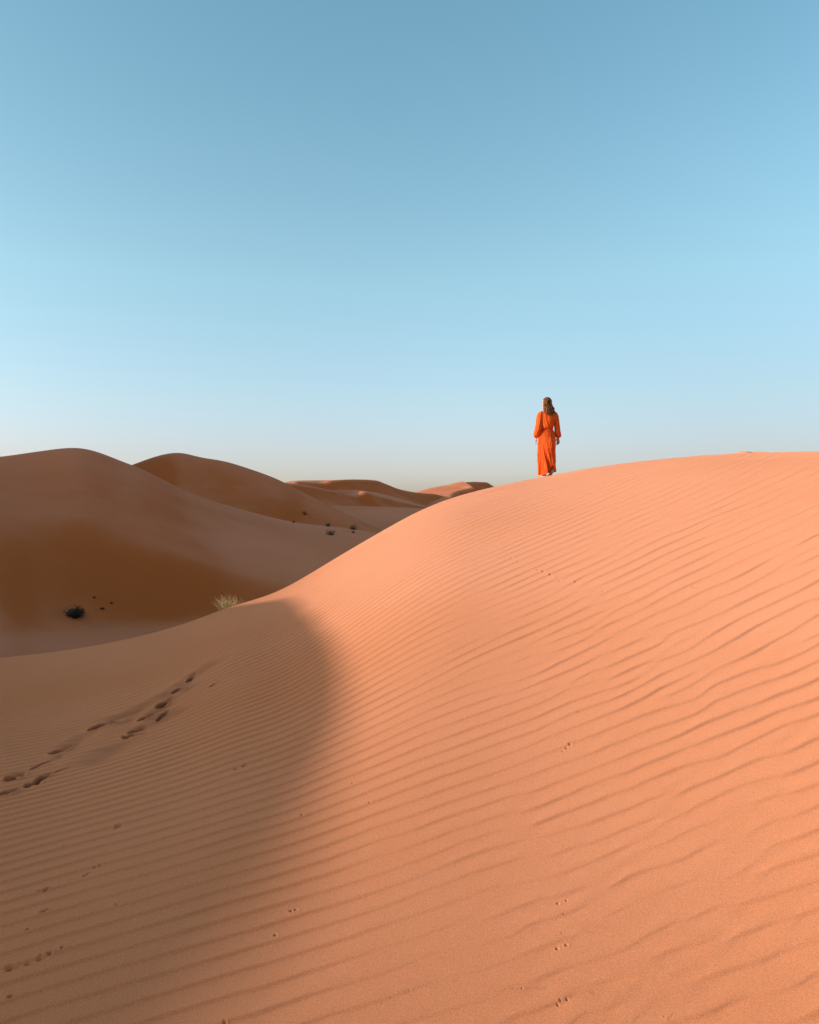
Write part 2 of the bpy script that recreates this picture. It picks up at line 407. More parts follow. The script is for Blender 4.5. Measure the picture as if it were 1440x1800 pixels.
# ------------------------------------------------------------------ materials
def new_mat(name):
    m = bpy.data.materials.new(name); m.use_nodes = True
    nt = m.node_tree; nt.nodes.clear()
    out = nt.nodes.new('ShaderNodeOutputMaterial')
    return m, nt, out
def node(nt, kind, **kw):
    n = nt.nodes.new(kind)
    for k, v in kw.items():
        if k.startswith('_'): setattr(n, k[1:], v)
        else: n.inputs[k].default_value = v
    return n

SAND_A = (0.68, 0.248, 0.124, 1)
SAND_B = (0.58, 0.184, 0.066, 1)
SHADE_DUNE_A = (0.56, 0.184, 0.086, 1)  # near sand again, darkened and reddened so the far dunes read as shaded
SHADE_DUNE_B = (0.50, 0.146, 0.055, 1)
def sand_material(name, near_mat):
    m, nt, out = new_mat(name)
    L = nt.links.new
    tc = node(nt, 'ShaderNodeTexCoord')
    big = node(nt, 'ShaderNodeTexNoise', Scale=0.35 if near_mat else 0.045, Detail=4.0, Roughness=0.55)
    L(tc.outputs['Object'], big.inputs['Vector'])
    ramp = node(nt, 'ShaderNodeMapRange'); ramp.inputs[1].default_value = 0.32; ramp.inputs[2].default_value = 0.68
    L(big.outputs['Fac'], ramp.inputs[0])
    mix = node(nt, 'ShaderNodeMix', _data_type='RGBA'); mix.inputs['A'].default_value = SAND_A if near_mat else SHADE_DUNE_A; mix.inputs['B'].default_value = SAND_B if near_mat else SHADE_DUNE_B
    if near_mat:                                      # blended darker and more orange towards the low ground
        sz = node(nt, 'ShaderNodeSeparateXYZ'); L(tc.outputs['Object'], sz.inputs[0])
        hz = node(nt, 'ShaderNodeMapRange'); L(sz.outputs[2], hz.inputs[0])
        for i_, v_ in zip((1, 2, 3, 4), (-1.50, -0.45, 0.70, -0.25)): hz.inputs[i_].default_value = v_
        ad0 = node(nt, 'ShaderNodeMath', _operation='MULTIPLY_ADD', _use_clamp=True); ad0.inputs[1].default_value = 0.55
        L(ramp.outputs[0], ad0.inputs[0]); L(hz.outputs[0], ad0.inputs[2]); L(ad0.outputs[0], mix.inputs['Factor'])
    else:
        L(ramp.outputs[0], mix.inputs['Factor'])
    grain = node(nt, 'ShaderNodeTexNoise', Scale=260.0, Detail=3.0, Roughness=0.75)
    L(tc.outputs['Object'], grain.inputs['Vector'])
    gr = node(nt, 'ShaderNodeMapRange'); gr.inputs[1].default_value = 0.25; gr.inputs[2].default_value = 0.75; gr.inputs[3].default_value = 0.72; gr.inputs[4].default_value = 1.28
    L(grain.outputs['Fac'], gr.inputs[0])
    mul = node(nt, 'ShaderNodeMix', _data_type='RGBA', _blend_type='MULTIPLY'); mul.inputs['Factor'].default_value = 1.0
    L(mix.outputs['Result'], mul.inputs['A']); L(gr.outputs[0], mul.inputs['B'])
    bs = node(nt, 'ShaderNodeBsdfPrincipled', Roughness=0.95)
    bs.inputs['Specular IOR Level'].default_value = 0.15
    bs.inputs['Diffuse Roughness'].default_value = 0.6
    if near_mat:                                      # sand turned up by feet is redder; footprint bowls also carry painted-in shade
        da = node(nt, 'ShaderNodeAttribute'); da.attribute_name = 'dug_shade'
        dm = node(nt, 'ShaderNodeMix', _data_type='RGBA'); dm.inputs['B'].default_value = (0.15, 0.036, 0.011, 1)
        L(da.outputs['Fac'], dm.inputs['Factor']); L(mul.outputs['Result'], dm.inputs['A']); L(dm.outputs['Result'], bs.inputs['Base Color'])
    else:                                             # steep slip faces painted darker and redder, for deep shade and orange bounce
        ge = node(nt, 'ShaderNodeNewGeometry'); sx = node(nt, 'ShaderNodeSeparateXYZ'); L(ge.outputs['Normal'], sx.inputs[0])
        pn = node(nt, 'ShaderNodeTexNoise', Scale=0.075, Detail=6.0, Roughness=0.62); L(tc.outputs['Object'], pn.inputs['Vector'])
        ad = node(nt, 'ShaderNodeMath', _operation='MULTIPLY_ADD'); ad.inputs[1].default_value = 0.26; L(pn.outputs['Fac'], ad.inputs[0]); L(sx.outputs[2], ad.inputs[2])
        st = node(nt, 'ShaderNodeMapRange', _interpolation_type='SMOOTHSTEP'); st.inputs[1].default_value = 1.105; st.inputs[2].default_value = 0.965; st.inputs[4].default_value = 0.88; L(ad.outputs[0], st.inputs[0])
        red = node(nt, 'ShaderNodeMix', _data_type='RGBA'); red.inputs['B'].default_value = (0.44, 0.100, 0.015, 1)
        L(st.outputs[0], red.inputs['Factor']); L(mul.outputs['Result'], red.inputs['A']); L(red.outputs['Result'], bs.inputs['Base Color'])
    if near_mat:
        b = node(nt, 'ShaderNodeBump', Strength=0.35, Distance=0.0016)
        L(grain.outputs['Fac'], b.inputs['Height']); L(b.outputs[0], bs.inputs['Normal'])
    else:
        rip = node(nt, 'ShaderNodeTexNoise', Scale=1.4, Detail=5.0, Roughness=0.6)
        L(tc.outputs['Object'], rip.inputs['Vector'])
        b = node(nt, 'ShaderNodeBump', Strength=0.25, Distance=0.06)
        L(rip.outputs['Fac'], b.inputs['Height']); L(b.outputs[0], bs.inputs['Normal'])
    L(bs.outputs[0], out.inputs[0])
    return m
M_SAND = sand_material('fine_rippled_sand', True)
M_FAR = sand_material('shade_toned_dune_sand', False)

def simple_mat(name, c0, c1, scale=20, rough=0.8, spec=0.2, stretch=(1, 1, 1), trans=0.0, detail=3.0, lo=0.35, hi=0.65, bump=0.0):
    m, nt, out = new_mat(name); L = nt.links.new
    tc = node(nt, 'ShaderNodeTexCoord'); mp = node(nt, 'ShaderNodeMapping'); mp.inputs['Scale'].default_value = stretch
    L(tc.outputs['Object'], mp.inputs['Vector'])
    nz = node(nt, 'ShaderNodeTexNoise', Scale=scale, Detail=detail); L(mp.outputs[0], nz.inputs['Vector'])
    rm = node(nt, 'ShaderNodeMapRange'); rm.inputs[1].default_value = lo; rm.inputs[2].default_value = hi; L(nz.outputs['Fac'], rm.inputs[0])
    mix = node(nt, 'ShaderNodeMix', _data_type='RGBA'); mix.inputs['A'].default_value = (*c0, 1); mix.inputs['B'].default_value = (*c1, 1); L(rm.outputs[0], mix.inputs['Factor'])
    bs = node(nt, 'ShaderNodeBsdfPrincipled', Roughness=rough); L(mix.outputs['Result'], bs.inputs['Base Color'])
    bs.inputs['Specular IOR Level'].default_value = spec
    if bump:
        b = node(nt, 'ShaderNodeBump', Strength=bump, Distance=0.004); L(nz.outputs['Fac'], b.inputs['Height']); L(b.outputs[0], bs.inputs['Normal'])
    if trans:
        tr = node(nt, 'ShaderNodeBsdfTranslucent'); L(mix.outputs['Result'], tr.inputs['Color'])
        ms = node(nt, 'ShaderNodeMixShader', Fac=trans); L(bs.outputs[0], ms.inputs[1]); L(tr.outputs[0], ms.inputs[2]); L(ms.outputs[0], out.inputs[0])
    else:
        L(bs.outputs[0], out.inputs[0])
    return m

# ------------------------------------------------------------------ objects
def mesh_obj(name, verts, faces, mat, parent=None, smooth=True):
    me = bpy.data.meshes.new(name)
    me.from_pydata([tuple(v) for v in verts], [], faces); me.update()
    if smooth: me.polygons.foreach_set('use_smooth', [True] * len(me.polygons))
    o = bpy.data.objects.new(name, me); COL.objects.link(o)
    if mat: me.materials.append(mat)
    if parent: o.parent = parent
    return o
def tag(o, label=None, cat=None, group=None, kind=None):
    if label: o['label'] = label
    if cat: o['category'] = cat
    if group: o['group'] = group
    if kind: o['kind'] = kind
    return o

def grid_mesh(name, X, Y, Z, mat, wrap=False, flip=False):
    nt_, nr = X.shape
    me = bpy.data.meshes.new(name)
    co = np.stack([X, Y, Z], -1).reshape(-1, 3).astype(np.float32)
    me.vertices.add(len(co)); me.vertices.foreach_set('co', co.ravel())
    idx = np.arange(nt_ * nr).reshape(nt_, nr)
    if wrap: idx = np.concatenate([idx, idx[:1]], 0)
    a, b, c, d = idx[:-1, :-1], idx[:-1, 1:], idx[1:, 1:], idx[1:, :-1]
    q = np.stack([a, b, c, d] if flip else [d, c, b, a], -1).reshape(-1, 4).astype(np.int32)
    me.loops.add(q.size); me.polygons.add(len(q))
    me.loops.foreach_set('vertex_index', q.ravel())
    me.polygons.foreach_set('loop_start', np.arange(0, q.size, 4, dtype=np.int32))
    me.polygons.foreach_set('use_smooth', np.ones(len(q), dtype=bool))
    me.update(calc_edges=True)
    o = bpy.data.objects.new(name, me); COL.objects.link(o)
    me.materials.append(mat)
    return o

# near dune, fine enough to carry its ripples as real relief
TH_EDGE = 1.0
_side = np.linspace(0.51, TH_EDGE, 170)[1:]
th = np.concatenate([-_side[::-1], np.linspace(-0.51, 0.51, 1080), _side])
r = np.concatenate([np.exp(np.linspace(math.log(1.25), math.log(4.6), 780))[:-1], np.arange(4.6, 9.0, 0.011), np.arange(9.0, 18.6, 0.018), np.linspace(18.62, 21.5, 40)])
TH, RR = np.meshgrid(th, r, indexing='ij')
Zb = near(TH, RR)
def swell(th, r):
    return 0.05 * N3(r * np.sin(th) / 1.7 + 7, r * np.cos(th) / 2.3) * sstep(T_C(th) - r, 0.8, 4.0) * sstep(r, 1.5, 3)
Zb += swell(TH, RR)
rip, lam = ripples(TH, RR)
edge_fade = (1 - sstep(np.abs(TH), TH_EDGE - 0.07, TH_EDGE)) * sstep(RR, 1.25, 1.5)
damp = np.ones_like(Zb)
delta = np.zeros_like(Zb)
dug_shade = np.zeros_like(Zb)
press(TH, RR, delta, damp, dug_shade)
Zs = Zb + (rip * damp + delta) * edge_fade
near_obj = grid_mesh('foreground_dune', RR * np.sin(TH), RR * np.cos(TH), Zs, M_SAND)
at = near_obj.data.attributes.new('dug_shade', 'FLOAT', 'POINT'); at.data.foreach_set('value', (dug_shade * edge_fade).astype(np.float32).ravel())
tag(near_obj, kind='structure')
tag(near_obj, 'rippled orange sand dune in front, half sunlit and half in soft shadow, crossed by footprints', 'dune')

# the desert all round, out to the horizon
t1 = np.linspace(-0.66, 0.66, 661)
_s = np.linspace(0.66, 1.2, 110)
t2 = np.concatenate([_s[1:], np.linspace(1.2, 2 * math.pi - 1.2, 180)[1:-1], (2 * math.pi - _s)[::-1][:-1]])
tt = np.concatenate([t1, t2]); tt = np.where(tt > math.pi, tt - 2 * math.pi, tt)
rr = np.concatenate([np.linspace(0.3, 3.6, 12)[:-1], np.exp(np.linspace(math.log(3.6), math.log(40), 150))[:-1], np.exp(np.linspace(math.log(40), math.log(300), 300))[:-1], np.exp(np.linspace(math.log(300), math.log(7000), 70))])
T2, R2 = np.meshgrid(tt, rr, indexing='ij')
Zt = terrain(T2, R2)
is_near = near(T2, R2) >= Zt - 1e-6
nd = len(t1); far_cols = rr > 40
kern = np.exp(-0.5 * (np.arange(-12, 13) / 4.0) ** 2); kern /= kern.sum()
blk = np.pad(Zt[:nd][:, far_cols], ((12, 12), (0, 0)), mode='edge')
Zt[:nd, far_cols] = sum(k_ * blk[i_:i_ + nd] for i_, k_ in enumerate(kern))
inside = (1 - sstep(np.abs(T2), TH_EDGE - 0.14, TH_EDGE - 0.03)) * sstep(R2, 1.3, 1.7) * (1 - sstep(R2, 20.6, 21.5))
Zt = Zt + np.where(is_near, swell(T2, R2) - 0.004 * (np.abs(T2) < TH_EDGE - 0.012) - 0.18 * inside, 0.0)
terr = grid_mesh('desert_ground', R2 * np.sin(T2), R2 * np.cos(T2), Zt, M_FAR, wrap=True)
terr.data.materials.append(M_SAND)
q_ = is_near & np.roll(is_near, -1, 0)
terr.data.polygons.foreach_set('material_index', q_[:, :-1].astype(np.int32).ravel())
tag(terr, 'shaded brown sand dunes and hollow behind the near dune', 'dunes', kind='structure')

# far dunes, each a brink with a slip face below it and a windward back behind it
def spline_pts(pts, n):
    p = np.array(pts, float)
    d = np.concatenate([[0], np.cumsum(np.hypot(np.diff(p[:, 0]), np.diff(p[:, 1])))])
    q = np.linspace(0, d[-1], n)
    return np.stack([Tab(d, p[:, i], soft=True)(q) for i in range(p.shape[1])], -1)
def to_world(p):
    px, py, R = p[:, 0], p[:, 1], p[:, 2]
    t = (px - 720) / F; s = (HOR - py) / F
    return np.stack([t * R, R, s * R], -1)            # R: distance straight ahead
def far_dune(brink, crest, slip_dir=(0.62, -0.78), slope=0.60, drop=16, n=160, back=(-0.2, 1.0), label=None, rows=14):
    b = to_world(spline_pts(brink, n)); c = to_world(spline_pts(crest, n))
    d = np.array([slip_dir[0], slip_dir[1], 0.0]); d /= np.linalg.norm(d)
    grid = []
    for k in range(rows, 0, -1):                       # foot of the slip face up to the brink
        q = k / rows
        grid.append(b + d * (drop / slope) * q * (1 + 0.5 * q * q) - np.array([0, 0, drop * q]))
    m = 10
    for k in range(m + 1):
        q = k / m
        grid.append(b * (1 - q) + c * q)
    bk = np.array([back[0], back[1], 0.0])
    for k in range(1, 9):
        q = k / 8
        grid.append(c + bk * 70 * q - np.array([0, 0, 22 * q ** 1.5]))
    g = np.array(grid)
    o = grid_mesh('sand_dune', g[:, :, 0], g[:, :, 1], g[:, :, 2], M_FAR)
    tag(o, label, 'dune', kind='structure')
    return o
# brinks run away to the right so that their slip faces look to the right and towards the hollow, away from the low sun
def along(pts, R0, kx=0.6, ky=0.8):
    t0 = (pts[0][0] - 720) / F; out = []
    for px, py in pts:
        t = (px - 720) / F
        k = (t - t0) * R0 / (kx - t * ky)
        out.append((px, py, R0 + ky * k))
    return out
def behind(pts, brink_pts, dR):
    bx = np.array([p[0] for p in brink_pts]); bR = np.array([p[2] for p in brink_pts]); o = np.argsort(bx)
    return [(px, py, float(np.interp(px, bx[o], bR[o])) + (dR[i] if isinstance(dR, list) else dR)) for i, (px, py) in enumerate(pts)]
br = along([(486, 858), (514, 850), (522, 847.2), (545, 848.2), (566, 849.5), (580, 845.5), (600, 844), (622, 843.2), (661, 845), (678, 851), (700, 859.5), (722, 864.5), (741, 867), (762, 868.5), (778, 872.5), (785, 877), (788, 890)], 425)
far_dune(br, behind([(486, 852), (505, 847.2), (520, 845.0), (545, 844.4), (566, 844.3), (580, 844.0), (600, 843.2), (622, 842.6), (661, 844.5), (678, 850.6), (700, 859.2), (722, 864.2), (741, 866.7), (762, 868.2), (778, 872.2), (785, 876.7), (788, 889.7)], br, 26),
         slip_dir=(0.8, -0.6), drop=22, label='far dark dune ridge with a thin sunlit strip along its top')
br = along([(470, 846), (500, 849.5), (519, 851.5), (549, 856.5), (584, 863.3), (605, 869.7), (618, 871.8), (626, 871.3), (641, 865.2), (660, 871.3), (680, 876.5), (705, 882.5), (742, 890), (775, 897)], 300)
far_dune(br, behind([(470, 844.5), (500, 848.5), (519, 850.6), (549, 855.0), (584, 861.8), (600, 861.3), (612, 861.3), (622, 861.7), (641, 863.4), (662, 866.5), (690, 872.5), (715, 880), (742, 888.0), (775, 896)], br, [24, 22, 16, 8, 6, 16, 26, 34, 42, 38, 32, 30, 28, 26]),
         slip_dir=(0.8, -0.6), drop=14, label='low far dune with a bright sunlit saddle above a dark face')
far_dune([(816, 847, 636), (820.5, 849.2, 625), (830, 855, 594), (825, 858.8, 588), (813, 861.6, 574), (803, 864.2, 566), (796.5, 868, 556), (794, 874, 535), (795, 882, 510), (799, 893, 478)],
         [(813, 846.3, 642), (799, 852.6, 619), (779, 853.6, 623), (762, 857.6, 613), (741, 864.2, 593), (722, 870, 577), (700, 878, 555), (690, 886, 530), (690, 896, 498), (690, 905, 472)],
         slip_dir=(0.85, -0.52), drop=26, back=(-0.7, 0.7), label='far peach sunlit dune with a curling crest')
br = along([(790, 852), (812, 848.5), (833, 847), (845, 847.4), (856, 848.3), (862, 851.5), (871, 857), (885, 864), (910, 876)], 650)
far_dune(br, behind([(790, 851.6), (812, 848.2), (833, 846.8), (845, 847.2), (856, 848.1), (862, 851.3), (871, 856.8), (885, 863.8), (910, 875.8)], br, 16),
         slip_dir=(0.8, -0.6), drop=26, label='farthest dark brown dune top just left of the near crest')

# ------------------------------------------------------------------ plants
M_DRY = simple_mat('dry_grass_blades', (0.56, 0.41, 0.20), (0.34, 0.25, 0.11), scale=40, rough=0.7, trans=0.25)
M_TWIG = simple_mat('grey_twigs', (0.06, 0.05, 0.035), (0.025, 0.022, 0.018), scale=30)
M_LEAF = simple_mat('dusty_dark_leaves', (0.050, 0.045, 0.024), (0.022, 0.020, 0.012), scale=25, trans=0.1)
M_OLIVE = simple_mat('dusty_olive_leaves', (0.12, 0.075, 0.040), (0.06, 0.040, 0.022), scale=25, trans=0.1)

def blade(V, Fc, base, tip_dir, length, width, bend, rnd, n=6):
    d = Vector(tip_dir).normalized(); side = d.cross(Vector((rnd.uniform(-1, 1), rnd.uniform(-1, 1), 0.3))).normalized()
    p = Vector(base); start = len(V); step = length / n
    for k in range(n + 1):
        w = width * (1 - k / n) ** 0.7 * 0.5 + 0.0004
        V.append(p - side * w); V.append(p + side * w)
        d = (d + Vector((bend[0], bend[1], bend[2])) * (k / n) * 0.35 + Vector((rnd.uniform(-1, 1), rnd.uniform(-1, 1), rnd.uniform(-1, 1))) * 0.06).normalized()
        p = p + d * step
    for k in range(n):
        a = start + 2 * k
        Fc.append((a, a + 1, a + 3, a + 2))

def grass_tuft(loc, w, h, n, seed, mat, width=0.0045):
    rnd = random.Random(seed); V, Fc = [], []
    for _ in range(n):
        a = rnd.uniform(0, 2 * math.pi); q = math.sqrt(rnd.random())
        bx, by = q * w * 0.30 * math.cos(a), q * w * 0.22 * math.sin(a)
        lean = rnd.gauss(0, 0.36)
        az = rnd.uniform(0, 2 * math.pi)
        d = (bx / w * 1.8 + math.cos(az) * abs(lean), by / w * 1.2 + math.sin(az) * abs(lean), 1.0)
        L = h * rnd.uniform(0.45, 1.05) * (1 - 0.25 * q)
        blade(V, Fc, (bx, by, -0.02), d, L, width * rnd.uniform(0.6, 1.2), (math.cos(az) * 0.8, math.sin(az) * 0.8, rnd.uniform(-0.8, 0.1)), rnd)
    for v in V: v.z = v.z
    o = mesh_obj('dry_grass_tuft', V, Fc, mat)
    o.location = loc
    return o

def shrub(loc, w, h, n_twig, n_leaf, seed, leaf_mat, mound=True, lsize=0.05):
    rnd = random.Random(seed)
    root = bpy.data.objects.new('desert_shrub', None); COL.objects.link(root); root.location = loc
    V, Fc = [], []; tips = []
    for _ in range(n_twig):
        az = rnd.uniform(0, 2 * math.pi); el = rnd.uniform(0.25, 1.4)
        d = (math.cos(az) * math.cos(el), math.sin(az) * math.cos(el), math.sin(el))
        L = rnd.uniform(0.55, 1.0) * (h * math.sin(el) + w * 0.5 * math.cos(el))
        blade(V, Fc, (rnd.uniform(-.1, .1) * w, rnd.uniform(-.1, .1) * w, -0.03), d, L, 0.018 * max(w, .6), (d[0] * .5, d[1] * .5, -0.4), rnd, n=5)
        for q in (0.45, 0.65, 0.85, 1.0): tips.append(Vector(d) * L * q + Vector((rnd.gauss(0, .05), rnd.gauss(0, .05), rnd.gauss(0, .04))) * w)
    mesh_obj('twigs', V, Fc, M_TWIG, root)
    V, Fc = [], []
    for _ in range(n_leaf):
        c = rnd.choice(tips) + Vector((rnd.gauss(0, .05), rnd.gauss(0, .05), rnd.gauss(0, .05))) * w
        if c.z < 0.0: c.z = abs(c.z) * 0.4
        u = Vector((rnd.gauss(0, 1), rnd.gauss(0, 1), rnd.gauss(0, 1))).normalized(); v = u.orthogonal().normalized()
        s = lsize * rnd.uniform(0.5, 1.3)
        b = len(V)
        V += [c - u * s, c + v * s * 0.4, c + u * s, c - v * s * 0.4]; Fc.append((b, b + 1, b + 2, b + 3))
    mesh_obj('foliage', V, Fc, leaf_mat, root)
    return root

# dry tuft growing just over the crest
thg = float(ang(401)); Cg = float(T_C(thg))
pg = world(thg, Cg + 0.06, near)
tuft = grass_tuft(pg, 0.36, 0.27, 200, 3, M_DRY, width=0.0055)
tag(tuft, 'pale dry grass tuft sprouting behind the crest of the near dune', 'grass tuft')

def ground_at(px, py):
    h = hit(px, py, lambda a, b: terrain(a, b, False), 30, 300, 6000)
    return world(h[0], h[1], lambda a, b: terrain(a, b, False)), h[1]

specs = [  # px, py of the base, width px, height px, leaf material, label
    (133, 1086, 27, 15, M_LEAF, 'large blackish round shrub in the dark hollow, bottom left'),
    (166, 1051, 4, 2.5, M_OLIVE, 'small dark shrub up the slope right of the blackish round shrub'),
    (180, 1071, 8, 2.2, M_OLIVE, 'low dark shrub beside the blackish round shrub, nearer one of two'),
    (196, 1061, 5, 2.2, M_OLIVE, 'low dark shrub right of the blackish round shrub, rightmost in the hollow'),
    (535.5, 905, 11, 8, M_OLIVE, 'scraggy olive shrub alone on the slope above the pale spur'),
    (516, 919, 8, 5, M_OLIVE, 'tiny dark shrub at the left end of the pale spur'),
    (577, 925.5, 15, 5, M_OLIVE, 'flat dark shrub on the ridge line of the pale spur, middle one'),
    (621, 931, 20, 8, M_OLIVE, 'widest dark shrub on the pale spur, nearest the bright dune edge'),
    (582, 940.5, 22, 6, M_OLIVE, 'dark spreading shrub on a small sand hump below the spur ridge'),
    (621, 937, 10, 3, M_OLIVE, 'tiny faint shrub just below the widest shrub on the spur')]
for k, (px, py, wpx, hpx, mat, label) in enumerate(specs):
    p, R = ground_at(px, py)
    w = wpx * R / F; h = hpx * R / F
    s = shrub(p, w * 1.0, h * (1.1 if k == 0 else 0.85), 60 if k else 110, 240 if k else 1300, 40 + k, mat, lsize=(0.042 if k else 0.048) * max(w, 0.45) + 0.008)
    tag(s, label, 'shrub', 'desert shrubs in the shaded hollow' if k < 4 else 'desert shrubs on the spur')

# ------------------------------------------------------------------ the woman on the crest
M_SKIN = simple_mat('warm_skin', (0.56, 0.31, 0.20), (0.50, 0.26, 0.165), scale=12, rough=0.55)
M_HAIR = simple_mat('brown_blonde_hair', (0.020, 0.008, 0.004), (0.36, 0.145, 0.050), scale=60, rough=0.6, spec=0.06, stretch=(1, 1, 0.08), lo=0.40, hi=0.66)
M_DRESS = simple_mat('orange_pleated_chiffon', (0.80, 0.118, 0.009), (0.62, 0.066, 0.005), scale=30, rough=0.75, trans=0.10, stretch=(1, 1, 0.2))

PX, BODY_TURN = 962, math.radians(15)
tp = float(ang(PX)); rp = float(T_C(tp)) - 0.9
foot = world(tp, rp, near)
person = bpy.data.objects.new('person', None); COL.objects.link(person)
person.scale = (0.915,) * 3; person.location = foot; person.rotation_euler = (0, 0, -tp + BODY_TURN)
tag(person, 'woman in long orange pleated dress with wavy brown hair, walking on the dune crest', 'person')

def ground_rel(x, y):
    c, s = math.cos(-tp + BODY_TURN), math.sin(-tp + BODY_TURN)
    wx = foot.x + x * c - y * s; wy = foot.y + x * s + y * c
    return float(near(np.array([math.atan2(wx, wy)]), np.array([math.hypot(wx, wy)]))[0]) - foot.z

def chain_spheres(bm, pts, flat=None):
    for (p0, r0), (p1, r1) in zip(pts[:-1], pts[1:]):
        p0, p1 = Vector(p0), Vector(p1); L = (p1 - p0).length
        n = max(2, int(L / (0.35 * max(min(r0, r1), 0.006))))
        for k in range(n + 1):
            q = k / n
            bmesh.ops.create_icosphere(bm, subdivisions=2, radius=r0 + (r1 - r0) * q, matrix=Matrix.Translation(p0.lerp(p1, q)))
def ellipsoid(bm, c, rad, rot=None):
    M = Matrix.Translation(Vector(c)) @ (rot or Matrix.Identity(4)) @ Matrix.Diagonal((*rad, 1))
    bmesh.ops.create_icosphere(bm, subdivisions=3, radius=1.0, matrix=M)

bm = bmesh.new()
# torso
ellipsoid(bm, (0.0, 0.0, 0.93), (0.165, 0.12, 0.13))
ellipsoid(bm, (0.0, 0.0, 1.07), (0.115, 0.085, 0.13))
ellipsoid(bm, (0.01, 0.0, 1.24), (0.145, 0.10, 0.17))
chain_spheres(bm, [((-0.145, 0, 1.365), .052), ((0.01, 0, 1.40), .055), ((0.165, 0, 1.365), .052)])
chain_spheres(bm, [((0.01, 0, 1.38), .055), ((0.005, 0.01, 1.50), .048)])
# head turned to the left
HC = Vector((-0.005, 0.015, 1.605))
face = Vector((-0.84, 0.54, -0.05)).normalized(); fs = Vector((face.y, -face.x, 0)).normalized()
rotz = Matrix.Rotation(math.atan2(-face.x, face.y), 4, 'Z')
ellipsoid(bm, HC, (0.076, 0.096, 0.108), rotz)
ellipsoid(bm, HC + face * 0.035 + Vector((0, 0, -0.055)), (0.055, 0.062, 0.062), rotz)       # jaw
chain_spheres(bm, [(HC + face * 0.090 + Vector((0, 0, 0.012)), .009), (HC + face * 0.112 + Vector((0, 0, -0.022)), .013)])   # nose
chain_spheres(bm, [(HC + face * 0.090 + fs * 0.018 + Vector((0, 0, -0.055)), .009), (HC + face * 0.094 + Vector((0, 0, -0.054)), .010), (HC + face * 0.090 - fs * 0.018 + Vector((0, 0, -0.055)), .009)])  # mouth
chain_spheres(bm, [(HC + face * 0.075 + Vector((0, 0, -0.092)), .020), (HC + face * 0.080 + Vector((0, 0, -0.088)), .018)])  # chin
for sg in (-1, 1):
    ellipsoid(bm, HC + fs * 0.076 * sg + Vector((0, 0, -0.005)), (0.012, 0.020, 0.030), rotz)   # ears
    ellipsoid(bm, HC + face * 0.084 + fs * 0.030 * sg + Vector((0, 0, 0.008)), (0.014, 0.010, 0.009), rotz)  # eyelids
    chain_spheres(bm, [(HC + face * 0.085 + fs * 0.015 * sg + Vector((0, 0, 0.026)), .007), (HC + face * 0.076 + fs * 0.048 * sg + Vector((0, 0, 0.026)), .006)])  # brows
# arms and hands
def arm(sh, el, wr, turn, curl, sg):
    chain_spheres(bm, [(sh, .050), (el, .038), (Vector(el).lerp(Vector(wr), .35), .037), (wr, .025)])
    wr = Vector(wr); dn = (wr - Vector(el)).normalized()
    across = Vector((math.sin(turn) * 1.0, math.cos(turn), 0)); across = (across - dn * across.dot(dn)).normalized()
    inn = dn.cross(across).normalized()
    if inn.x * sg > 0: inn = -inn
    for k in range(4):                                # palm
        o_ = (-0.027 + 0.018 * k)
        chain_spheres(bm, [(wr + across * o_ * 0.45 + dn * .012, .016), (wr + across * o_ + dn * .085, .0125)])
    for k, (L, ) in enumerate([(.058,), (.072,), (.078,), (.070,)]):     # little finger ... index
        o_ = (-0.029 + 0.0195 * k)
        p0 = wr + across * o_ + dn * .085
        c = curl * (1.25 - 0.15 * k)
        d1 = (dn + inn * c * .35 + across * (k - 1.5) * 0.05).normalized(); d2 = (dn + inn * c * 1.0).normalized(); d3 = (dn + inn * c * 1.8).normalized()
        p1 = p0 + d1 * L * .48; p2 = p1 + d2 * L * .30; p3 = p2 + d3 * L * .22
        chain_spheres(bm, [(p0, .0098), (p1, .0088), (p2, .0080), (p3, .0066)])
    t0 = wr + across * .020 + dn * .022
    t1 = t0 + (across * .8 + dn * .75 + inn * .35).normalized() * .040; t2 = t1 + (dn * 1.0 + across * .25 + inn * .3).normalized() * .034; t3 = t2 + (dn + inn * .3).normalized() * .024
    chain_spheres(bm, [(t0, .0145), (t1, .0115), (t2, .0095), (t3, .0075)])
arm((-0.155, 0, 1.365), (-0.195, -0.025, 1.09), (-0.236, 0.02, 0.855), 0.15, 0.55, -1)
arm((0.170, 0, 1.365), (0.222, -0.02, 1.09), (0.243, 0.01, 0.855), -0.75, 0.75, 1)
# legs mid-stride: left foot planted, right heel lifting
gl = ground_rel(-0.06, 0.0); gr_ = ground_rel(0.05, -0.05)
chain_spheres(bm, [((-0.08, 0, .90), .095), ((-0.075, 0.02, .50), .058), ((-0.07, 0.0, .36), .054), ((-0.06, -0.01, gl + .085), .036)])
chain_spheres(bm, [((0.085, 0, .90), .095), ((0.075, 0.06, .52), .058), ((0.078, 0.015, .37), .054), ((0.085, -0.085, gr_ + .15), .036)])
def foot_(ank, heel, ball, toe):
    chain_spheres(bm, [(ank, .036), (heel, .034)]); chain_spheres(bm, [(heel, .032), (ball, .028)]); chain_spheres(bm, [(ank, .034), (ball, .026)])
    ball = Vector(ball); toe = Vector(toe); sd = (toe - ball).cross(Vector((0, 0, 1))).normalized()
    for k in range(5):
        o_ = (k - 2) * .016
        chain_spheres(bm, [(ball + sd * o_ * 1.1, .017), (ball.lerp(toe, 0.75 - 0.07 * abs(k - 1)) + sd * o_ * 1.15, .012), (ball.lerp(toe, 1.0 - 0.09 * abs(k - 1)) + sd * o_ * 1.15, .010)])
foot_((-0.06, -0.01, gl + .085), (-0.06, -0.05, gl + .034), (-0.085, 0.09, ground_rel(-0.085, 0.09) + .026), (-0.10, 0.16, ground_rel(-0.10, 0.16) + .012))
